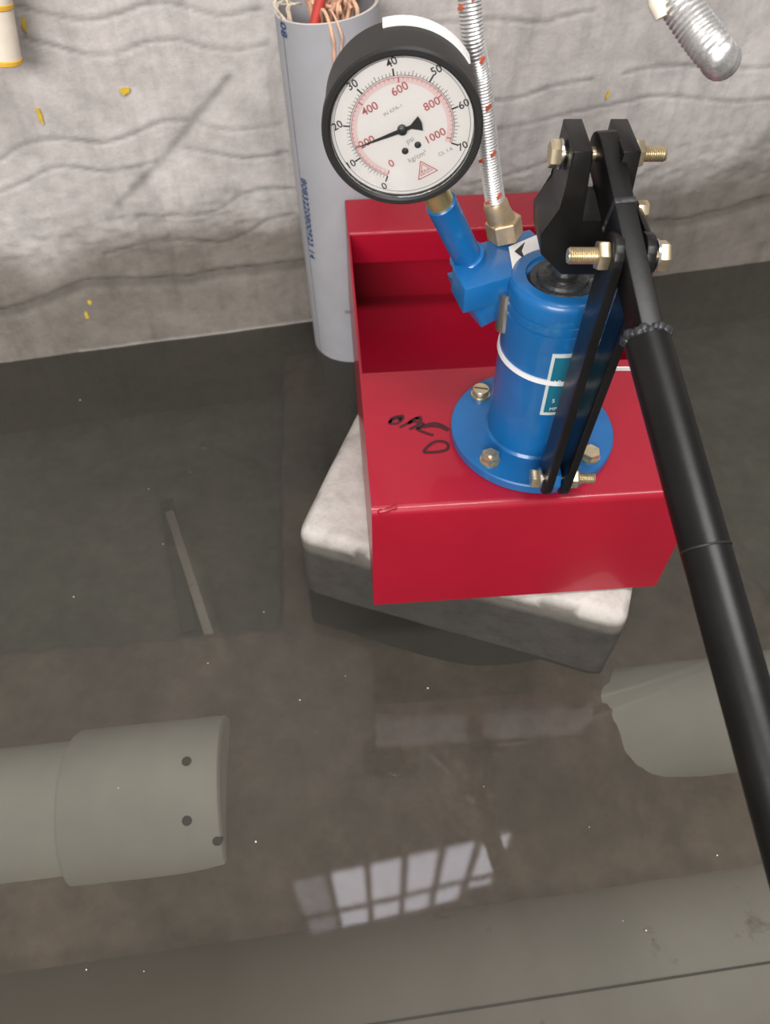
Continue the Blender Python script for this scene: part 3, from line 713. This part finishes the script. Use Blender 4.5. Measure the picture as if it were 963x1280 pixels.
b = bm_new(); add_lathe(b, [(0.0, 0.3402), (0.0272, 0.3402), (0.0250, 0.3425), (0.0205, 0.3425), (0.0195, 0.3450), (0.0150, 0.3458), (0.0128, 0.3440), (0.0, 0.3440)], Matrix.Translation(PC), 40, cap=False); link('gland_seal', b, M['grease'], cyl)
b = bm_new(); add_cyl(b, PC + Vector((0, 0, 0.335)), PC + Vector((0.002, 0, 0.368)), 0.0105, 0.0105, 28); link('piston_rod', b, M['steel'], cyl)
def curved_plate(a0, a1, z0, z1, r, th, n=16):
    b = bm_new(); I = []; J = []
    for k in range(n + 1):
        a = math.radians(a0 + (a1 - a0) * k / n); dx, dy = math.sin(a), -math.cos(a)
        I.append((b.verts.new((PC.x + dx * (r+th), PC.y + dy * (r+th), z0)), b.verts.new((PC.x + dx * (r+th), PC.y + dy * (r+th), z1))))
        J.append((b.verts.new((PC.x + dx * r, PC.y + dy * r, z0)), b.verts.new((PC.x + dx * r, PC.y + dy * r, z1))))
    for k in range(n):
        b.faces.new((I[k][0], I[k+1][0], I[k+1][1], I[k][1])); b.faces.new((I[k][1], I[k+1][1], J[k+1][1], J[k][1])); b.faces.new((J[k][0], J[k+1][0], I[k+1][0], I[k][0]))
    b.faces.new((J[0][0], I[0][0], I[0][1], J[0][1])); b.faces.new((I[n][0], J[n][0], J[n][1], I[n][1])); return b
link('name_plate', curved_plate(-9, 60, 0.236, 0.301, 0.0411, 0.0008), M['platewhite'], cyl)
q = link('name_plate_field', curved_plate(-5.5, 56, 0.2395, 0.2975, 0.0415, 0.0008), M['teal'], cyl); q['label'] = 'teal field of the name plate'
b = bm_new()
for txt, ang, z, s_ in (('10', 2, 0.2725, 0.007), ('5', 3, 0.2525, 0.006), ('MPa', 6, 0.2435, 0.005)):
    a = math.radians(ang); n = Vector((math.sin(a), -math.cos(a), 0)); m = Matrix((n.cross(Vector((0,0,1))) * -1, Vector((0,0,1)), n)).transposed().to_4x4(); m.translation = PC + n * 0.0425 + Vector((0, 0, z)); add_text(b, txt, s_, m)
link('plate_lettering', b, M['white'], cyl, smooth=0)
b = bm_new(); add_lathe(b, [(0.0410, -0.0022), (0.0428, -0.0022), (0.0428, 0.0022), (0.0410, 0.0022)], Matrix.Translation(PC + Vector((0, 0, 0.2715))) @ Matrix.Rotation(math.radians(5), 4, 'Y'), 72, cap=False)
tie = link('cable_tie', b, M['white'], pump); tie['label'] = 'white cable tie round the cylinder'
b = bm_new(); add_box(b, (-0.0035, -0.004, -0.003), (0.0035, 0.004, 0.003), Matrix.Translation(PC + Vector((0.044, -0.008, 0.269))), bevel=0.0008); link('tie_head', b, M['white'], tie)
b = bm_new(); add_box(b, (0, -0.0007, -0.002), (0.0215, 0.0007, 0.002), Matrix.Translation(PC + Vector((0.045, -0.024, 0.2715))), bevel=0.0004, seg=1); link('tie_tail', b, M['white'], tie)
# flange bolts
def flange_bolt(ang, kind):
    c = PC + Vector((math.cos(ang) * 0.0615, math.sin(ang) * 0.0615, ZT + 0.010)); b = bm_new()
    add_cyl(b, c, c + Vector((0, 0, 0.0016)), 0.0092, 0.0092, 28)
    if kind == 0: add_lathe(b, [(0.0078, 0.0016), (0.0082, 0.003), (0.0082, 0.007), (0.0074, 0.0082), (0, 0.0084)], Matrix.Translation(c), 28)
    else: add_hex(b, c + Vector((0, 0, 0.0016)), c + Vector((0, 0, 0.0078)), 0.0088, rot=0.4)
    if kind == 1: add_thread(b, c + Vector((0, 0, 0.0078)), c + Vector((0, 0, 0.0108)), 0.0042)
    o = link('flange_bolt', b, M['zinc'], pump)
    if kind == 0:
        b = bm_new(); add_box(b, (-0.0065, -0.0007, 0.0078), (0.0065, 0.0007, 0.0087), Matrix.Translation(c) @ Matrix.Rotation(-0.2, 4, 'Z')); link('screw_slot', b, M['grease'], o)
    return o
flange_bolt(math.radians(137), 0); flange_bolt(math.radians(225.5), 1); flange_bolt(math.radians(320), 2); flange_bolt(math.radians(43), 2)
# lug and links
LZ, LY = 0.2010, 0.4300
b = bm_new(); add_prism(b, [(0.470, ZT + 0.009), (0.441, ZT + 0.009), (0.424, 0.192), (0.420, 0.201), (0.424, 0.210), (0.436, 0.211), (0.470, 0.200)], 0.1405, 0.1475, Matrix(((0,0,1,0),(1,0,0,0),(0,1,0,0),(0,0,0,1))), bevel=0.0008)
link('pivot_lug', b, M['blue'], pump)
LF = Vector((0, 0.4400, 0.4076))
def link_plate(xl, xu, th, name='link_arm', dy=0.0):
    w = 0.0155; n = 10; d = Vector((LF.y - LY, LF.z - LZ)); L = d.length; b = bm_new(); poly = []
    for k in range(n + 1): a = -PI/2 + PI * k / n; poly.append((L + w * math.cos(a), w * math.sin(a)))
    for k in range(n + 1): a = PI/2 + PI * k / n; poly.append((w * 0.8 * math.cos(a), w * 0.95 * math.sin(a)))
    ex = Vector((xu - xl, LF.y - LY, LF.z - LZ)).normalized(); ez = Vector((1, 0, 0)); ez = (ez - ex * ez.dot(ex)).normalized(); ey = ez.cross(ex)
    m = Matrix((ex, ey, ez)).transposed().to_4x4(); m.translation = Vector((xl, LY, LZ)); add_prism(b, poly, 0, th, m, bevel=0.0008)
    return link(name, b, M['black'], pump)
link_plate(0.1335, 0.1440, 0.0065); link_plate(0.1480, 0.1640, 0.0065)
def cross_bolt(name, x_head, x_nut, x_end, y, z, r=0.0085, head_left=True, rot=0.3, nut_len=0.0075):
    s = 1 if head_left else -1; b = bm_new()
    add_hex(b, (x_head, y, z), (x_head + s * 0.0068, y, z), r, rot=rot); add_cyl(b, (x_head + s * 0.0068, y, z), (x_nut, y, z), r * 0.5, seg=18)
    o = link(name, b, M['zinc'], pump)
    b = bm_new(); add_hex(b, (x_nut, y, z), (x_nut + s * nut_len, y, z), r, rot=rot + 0.2); link('hex_nut', b, M['zinc'], o)
    b = bm_new(); add_thread(b, (x_nut + s * nut_len, y, z), (x_end, y, z), r * 0.56); link('threaded_end', b, M['zinc'], o)
    b = bm_new(); add_cyl(b, (x_head + s * 0.0068, y, z), (x_head + s * 0.0082, y, z), r * 1.05, seg=24); link('washer', b, M['steel'], o)
    return o
cross_bolt('link_bolt', 0.1235, 0.1555, 0.1775, LY, LZ)
cross_bolt('fulcrum_bolt', 0.1820, 0.1440, 0.1180, LF.y, LF.z, r=0.0098, head_left=False)
cross_bolt('clevis_bolt', 0.1105, 0.1655, 0.1890, 0.512, 0.4385, r=0.0092)
# clevis
CX = 0.1425
poly = [(-0.013,0.360),(0.013,0.360),(0.029,0.374),(0.030,0.392),(0.0225,0.412),(0.0225,0.4515),(0.0105,0.4515),(0.0095,0.402),(-0.0070,0.402),(-0.0085,0.4515),(-0.0215,0.4515),(-0.0225,0.412),(-0.033,0.393),(-0.031,0.377)]
b = bm_new(); add_prism(b, [(x + CX, z) for x, z in poly], -0.535, -0.489, Matrix(((1,0,0,0),(0,0,-1,0),(0,1,0,0),(0,0,0,1))), bevel=0.0010)
q = link('clevis', b, M['black'], pump); q['label'] = 'black fork on the piston rod'
# lever
HP0 = Vector((0.1478, 0.512, 0.4385)); HD = Vector((0.0157, -0.132, -0.0535)); TD = Vector((0.0216, -0.132, -0.0535)); HW = HP0 + HD
hx = HD.normalized(); side = Vector((1, 0, 0)); side = (side - hx * side.dot(hx)).normalized(); hup = side.cross(hx) * -1
if hup.z < 0: hup = -hup
m = Matrix((hx, hup, hx.cross(hup))).transposed().to_4x4(); m.translation = HP0
b = bm_new(); n = 8; w = 0.0145; poly = []
for k in range(n + 1): a = PI/2 + PI * k / n; poly.append((w * math.cos(a), w * math.sin(a)))
poly += [(HD.length + 0.002, -w * 0.8), (HD.length + 0.002, w * 0.8)]
add_prism(b, poly, -0.0068, 0.0068, m, bevel=0.0009)
lever = link('lever', b, M['black'], pump); lever['label'] = 'long black lever'
b = bm_new(); TR = 0.0141; T0 = HW - HD * 0.02 + hup * -0.001; T1 = HW + TD * 3.3
add_lathe(b, [(TR - 0.003, 0), (TR, 0.001), (TR, (T1 - T0).length), (TR - 0.003, (T1 - T0).length)], frame_mtx(T0, TD), 40); tube = link('lever_tube', b, M['black'], lever)
b = bm_new()
for k in range(22):
    a = 2 * PI * k / 22; c = T0 + (side * math.cos(a) + hup * math.sin(a)) * (TR * 0.86) - hx * random.uniform(0, 0.004)
    bmesh.ops.create_icosphere(b, subdivisions=1, radius=random.uniform(0.003, 0.005), matrix=Matrix.Translation(c))
link('weld_bead', b, M['grease'], lever, smooth=80)
b = bm_new(); c = HP0 + HD * 0.34; add_box(b, (-0.0022, -0.0150, -0.0072), (0.0022, 0.0149, 0.0072), Matrix.Translation(c - m.translation) @ m, bevel=0.001); q = link('weld_seam', b, M['weldgrey'] if 'weldgrey' in M else M['grease'], lever)
b = bm_new(); c = HW + TD * 0.92; add_lathe(b, [(TR, -0.0006), (TR + 0.0003, 0), (TR, 0.0006)], frame_mtx(c, TD), 40, cap=False); q = link('ring_scratch', b, M['gauge'], tube)
b = bm_new(); add_lathe(b, [(TR, 0), (TR + 0.003, 0.002), (TR + 0.003, 0.11), (TR, 0.114)], frame_mtx(T1 - TD.normalized() * 0.112, TD), 32); link('grip', b, M['gauge'], lever)
# small keeper tab and bolt beside the right link
p = Vector((0.1740, 0.4840, 0.4140))
b = bm_new(); add_box(b, (0.1680, 0.436, 0.400), (0.1720, 0.490, 0.418), None, bevel=0.001); tab = link('keeper_tab', b, M['black'], pump)
b = bm_new(); add_hex(b, p - Vector((0.004, 0, 0)), p + Vector((0.003, 0, 0)), 0.0062); link('keeper_bolt', b, M['zinc'], tab)

# --- valve block and gauge stem
VC = on_z(583, 362, 0.342); vy = math.radians(25); vx = Vector((math.cos(vy), math.sin(vy), 0)); vv_ = Vector((-math.sin(vy), math.cos(vy), 0))
VM = Matrix((vx, Vector((0, 0, 1)), -vv_)).transposed().to_4x4(); VM.translation = VC; VP = Matrix((vx, vv_, Vector((0, 0, 1)))).transposed().to_4x4(); VP.translation = VC          # local x along the block, y up, z towards the viewer
b = bm_new(); add_prism(b, [(-0.001, 0.0), (0.088, 0.0), (0.088, 0.051), (0.019, 0.051), (0.0045, 0.030)], -0.022, 0.0, VP, bevel=0.0012)
vb = link('valve_block', b, M['blue'], pump)
b = bm_new(); add_prism(b, [(0.0085, -0.016), (0.050, -0.016), (0.036, -0.040), (0.0195, -0.044)], -0.046, -0.0025, VM, bevel=0.001); link('lower_block', b, M['blue'], vb)
SB = on_z(585, 322, 0.342); STOP = on_y(551, 253, 0.524); sd = (STOP - SB).normalized()
b = bm_new(); add_lathe(b, [(0.0142, -0.003), (0.0142, 0.0025), (0.0132, 0.0035), (0.011, 0.0035)], frame_mtx(SB, sd, vx), 40); link('collar', b, M['blue'], vb)
b = bm_new(); add_cyl(b, SB + sd * 0.003, STOP, 0.0115, 0.0115, 36, bev=0.0008); link('gauge_stem', b, M['blue'], pump)
b = bm_new(); add_cyl(b, STOP - sd * 0.001, STOP + sd * 0.024, 0.0098, 0.0098, 32, bev=0.001); q = link('stem_bush', b, M['brass'], pump); q['label'] = 'brass bush under the gauge'
b = bm_new(); add_cyl(b, (0.0975, 0.510, 0.296), (0.0965, 0.512, 0.330), 0.0080, 0.0080, 24); q = link('side_port', b, M['steel'], pump); q['label'] = 'bare steel side tube'
# flow label on the block's right end, a flat white sticker with a black arrow
lc = [on_z(636, 309, 0.3425), on_z(676, 292, 0.3425), on_z(677, 312, 0.3425), on_z(642, 343, 0.3425)]
nn = (lc[1] - lc[0]).cross(lc[3] - lc[0]).normalized()
if nn.dot(Vector((0, -0.6, 0.8))) < 0: nn = -nn
b = bm_new(); a_ = [b.verts.new(q + nn * 0.0004) for q in lc]; c_ = [b.verts.new(q - nn * 0.0004) for q in lc]
b.faces.new(a_)
b.faces.new(c_[::-1])
for i in range(4): b.faces.new((a_[i], c_[i], c_[(i+1) % 4], a_[(i+1) % 4]))
tg = link('flow_tag', b, [M['white'], M['blue']], pump, smooth=20); tg['label'] = 'white tag with a black arrow'
for f in tg.data.polygons: f.material_index = 0 if f.normal.dot(nn) > 0.9 else 1
def lerp2(u, v): return lc[0].lerp(lc[1], u).lerp(lc[3].lerp(lc[2], u), v) + nn * 0.0006
b = bm_new()
for tri in (((0.14, 0.27), (0.50, 0.10), (0.36, 0.42)), ((0.14, 0.27), (0.36, 0.42), (0.44, 0.88))): b.faces.new([b.verts.new(lerp2(*q)) for q in tri])
link('arrow_mark', b, M['dialink'], tg, smooth=0)

# --- gauge
GY = 0.500; GC = on_y(503, 166, GY); th = math.radians(29)
gup = Vector((-math.sin(th), 0, math.cos(th))); gri = Vector((math.cos(th), 0, math.sin(th))); gn = Vector((0, -1, 0))
tl = Matrix.Rotation(math.radians(4), 3, 'X'); gup = tl @ gup; gri = tl @ gri; gn = tl @ gn
GM = Matrix((gri, gup, gn)).transposed().to_4x4(); GM.translation = GC       # local z points at the viewer, 0 = dial glass plane
R_ = 0.0520
b = bm_new(); add_lathe(b, [(0.0, -0.040), (R_ - 0.004, -0.040), (R_ - 0.0012, -0.038), (R_ - 0.0012, -0.010), (R_, -0.009), (R_, -0.001), (R_ - 0.0012, 0.0008), (R_ - 0.0042, 0.0008), (R_ - 0.0056, -0.001), (R_ - 0.0056, -0.008), (0.0, -0.008)], GM, 96, cap=False)
gz = link('gauge_case', b, M['gauge'], pump, smooth=30); gz['label'] = 'round black pressure gauge case'
b = bm_new()
for k in range(33):
    pass
def case_band(a0, a1, z0, z1, r, n=24):
    b = bm_new(); L1 = []
    for k in range(n + 1):
        a = math.radians(a0 + (a1 - a0) * k / n); L1.append([b.verts.new(GM @ Vector((math.sin(a) * rr2, math.cos(a) * rr2, z))) for rr2, z in ((r, z0), (r, z1), (r - 0.0012, z1), (r - 0.0012, z0))])
    for p_, q_ in zip(L1, L1[1:]):
        for i in range(4): b.faces.new((p_[i], p_[(i+1) % 4], q_[(i+1) % 4], q_[i]))
    b.faces.new(L1[0]); b.faces.new(L1[-1][::-1]); return b
b.free(); q = link('case_sticker', case_band(15, 85, -0.0405, -0.029, R_ + 0.0002), M['white'], gz); q['label'] = 'white sticker on the case back'
DZ = -0.0045
b = bm_new(); add_lathe(b, [(0, -0.0078), (0.0462, -0.0078), (0.0462, DZ), (0, DZ)], GM, 72, cap=False); dial = link('dial', b, M['dial'], gz)
b = bm_new(); add_lathe(b, [(0.0438, DZ + 0.0001), (0.0441, DZ + 0.0002), (0.0443, DZ + 0.0001)], GM, 90, cap=False); link('dial_rim_line', b, M['dialgrey'], gz)
def ang_of(v): return math.radians(-135 + 270 * v)     # clockwise from gauge-up
def dp(r, a, z): return Vector((math.sin(a) * r, math.cos(a) * r, z))
def add_arc(b, r0, r1, a0, a1, z, n=80):
    prev = None
    for k in range(n + 1):
        a = a0 + (a1 - a0) * k / n; cur = (b.verts.new(GM @ dp(r0, a, z)), b.verts.new(GM @ dp(r1, a, z)))
        if prev: b.faces.new((prev[0], prev[1], cur[1], cur[0]))
        prev = cur
def add_tick(b, r0, r1, a, w, z):
    t_ = Vector((math.cos(a), -math.sin(a), 0)) * w / 2
    b.faces.new([b.verts.new(GM @ (dp(r, a, z) + s * t_)) for r, s in ((r0, -1), (r1, -1), (r1, 1), (r0, 1))])
b = bm_new(); add_arc(b, 0.0292, 0.0330, ang_of(0), ang_of(1), DZ + 0.0002); link('pink_band', b, M['dialpink'], dial, smooth=0)
b = bm_new(); add_arc(b, 0.0336, 0.0339, ang_of(0), ang_of(1), DZ + 0.0003)
for k in range(71):
    L_ = 0.0382 if k % 10 == 0 else (0.0372 if k % 5 == 0 else 0.0360); add_tick(b, 0.0339, L_, ang_of(k / 70), 0.0010 if k % 10 == 0 else 0.00032, DZ + 0.0003)
for k in range(8):
    mt = GM @ Matrix.Translation(dp(0.0418, ang_of(k / 70 * 10), DZ + 0.0003)); add_text(b, str(k * 10), 0.0070, mt, bold=0.01)
link('black_scale', b, M['dialink'], dial, smooth=0)
b = bm_new(); add_arc(b, 0.0326, 0.0330, ang_of(0), ang_of(1), DZ + 0.0004)
for k in range(51):
    add_tick(b, 0.0295 if k % 10 == 0 else 0.0312, 0.0326, ang_of(k / 51), 0.0008 if k % 10 == 0 else 0.0003, DZ + 0.0004)
for k in range(6):
    v = k * 200 / 1000 * 0.985; mt = GM @ Matrix.Translation(dp((0.0245, 0.0245, 0.0245, 0.0255, 0.0245, 0.0220)[k], ang_of(v), DZ + 0.0004)); add_text(b, str(k * 200), 0.0074, mt, bold=0.01)
# maker's triangle
mt = GM @ Matrix.Translation(Vector((0.0005, -0.0315, DZ + 0.0004)))
for i in range(3):
    P3 = [Vector((0, 0.0062, 0)), Vector((-0.0072, -0.0052, 0)), Vector((0.0072, -0.0052, 0))]
    for sc2 in (1.0, 0.62): add_ribbon(b, [mt @ (P3[i] * sc2), mt @ (P3[(i+1) % 3] * sc2)], 0.0006 * sc2, 0.0, gn)
add_text(b, 'ERA', 0.0033, mt @ Matrix.Translation((0, -0.0016, 0)))
link('red_scale', b, M['dialred'], dial, smooth=0)
b = bm_new(); z_ = DZ + 0.0003
def gpix(px, py):
    """dial-plane position of a spot read off the photograph"""
    d_ = (px - 500.7) * 0.000515, -(py - 163.0) * 0.000515 / 0.92
    return Vector((d_[0] * math.cos(th) + d_[1] * math.sin(th), -d_[0] * math.sin(th) + d_[1] * math.cos(th), z_))
add_text(b, 'kg/cm²', 0.0050, GM @ Matrix.Translation(gpix(521, 196)))
add_text(b, 'IN KPA-1', 0.0034, GM @ Matrix.Translation(gpix(489, 141)))
add_text(b, 'psi', 0.0050, GM @ Matrix.Translation(gpix(511, 176)))
add_text(b, 'CL 1.6', 0.0038, GM @ Matrix.Translation(gpix(557, 190)))
link('dial_lettering', b, M['dialgrey'], dial, smooth=0)
for px, py in ((505, 189), (521, 181.5)):
    b = bm_new(); add_lathe(b, [(0.0022, 0), (0.0022, 0.0006), (0.0015, 0.0011), (0, 0.0012)], GM @ Matrix.Translation(gpix(px, py)), 18); link('dial_screw', b, M['grease'], dial)
# needle
na = ang_of(13.6 / 70); nv = Vector((math.sin(na), math.cos(na), 0)); ns = Vector((nv.y, -nv.x, 0)); zN = -0.0025
b = bm_new()
def nq(l, w): return GM @ (nv * l + ns * w + Vector((0, 0, zN)))
pl = [(0.0335, 0), (0.003, 0.0014), (-0.006, 0.0012), (-0.0125, 0.0050), (-0.0135, 0.0), (-0.0125, -0.0050), (-0.006, -0.0012), (0.003, -0.0014)]
up_ = [b.verts.new(nq(*q)) for q in pl]; dn_ = [b.verts.new(nq(*q) - gn * 0.0005) for q in pl]
b.faces.new(up_); b.faces.new(dn_[::-1])
for i in range(len(pl)): j = (i + 1) % len(pl); b.faces.new((up_[i], dn_[i], dn_[j], up_[j]))
link('needle', b, M['dialink'], gz, smooth=0)
b = bm_new(); add_lathe(b, [(0.0032, DZ), (0.0032, zN + 0.0004), (0.0024, zN + 0.0011), (0, zN + 0.0013)], GM, 24); link('needle_hub', b, M['grease'], gz)
b = bm_new(); add_lathe(b, [(0.0, -0.0015), (0.0464, -0.0015), (0.0464, -0.0007), (0.0, -0.0007)], GM, 60, cap=False); link('gauge_glass', b, M['glass'], gz)

CAM_Z = CAM_H
pump.location.z += CAM_H - 0.692
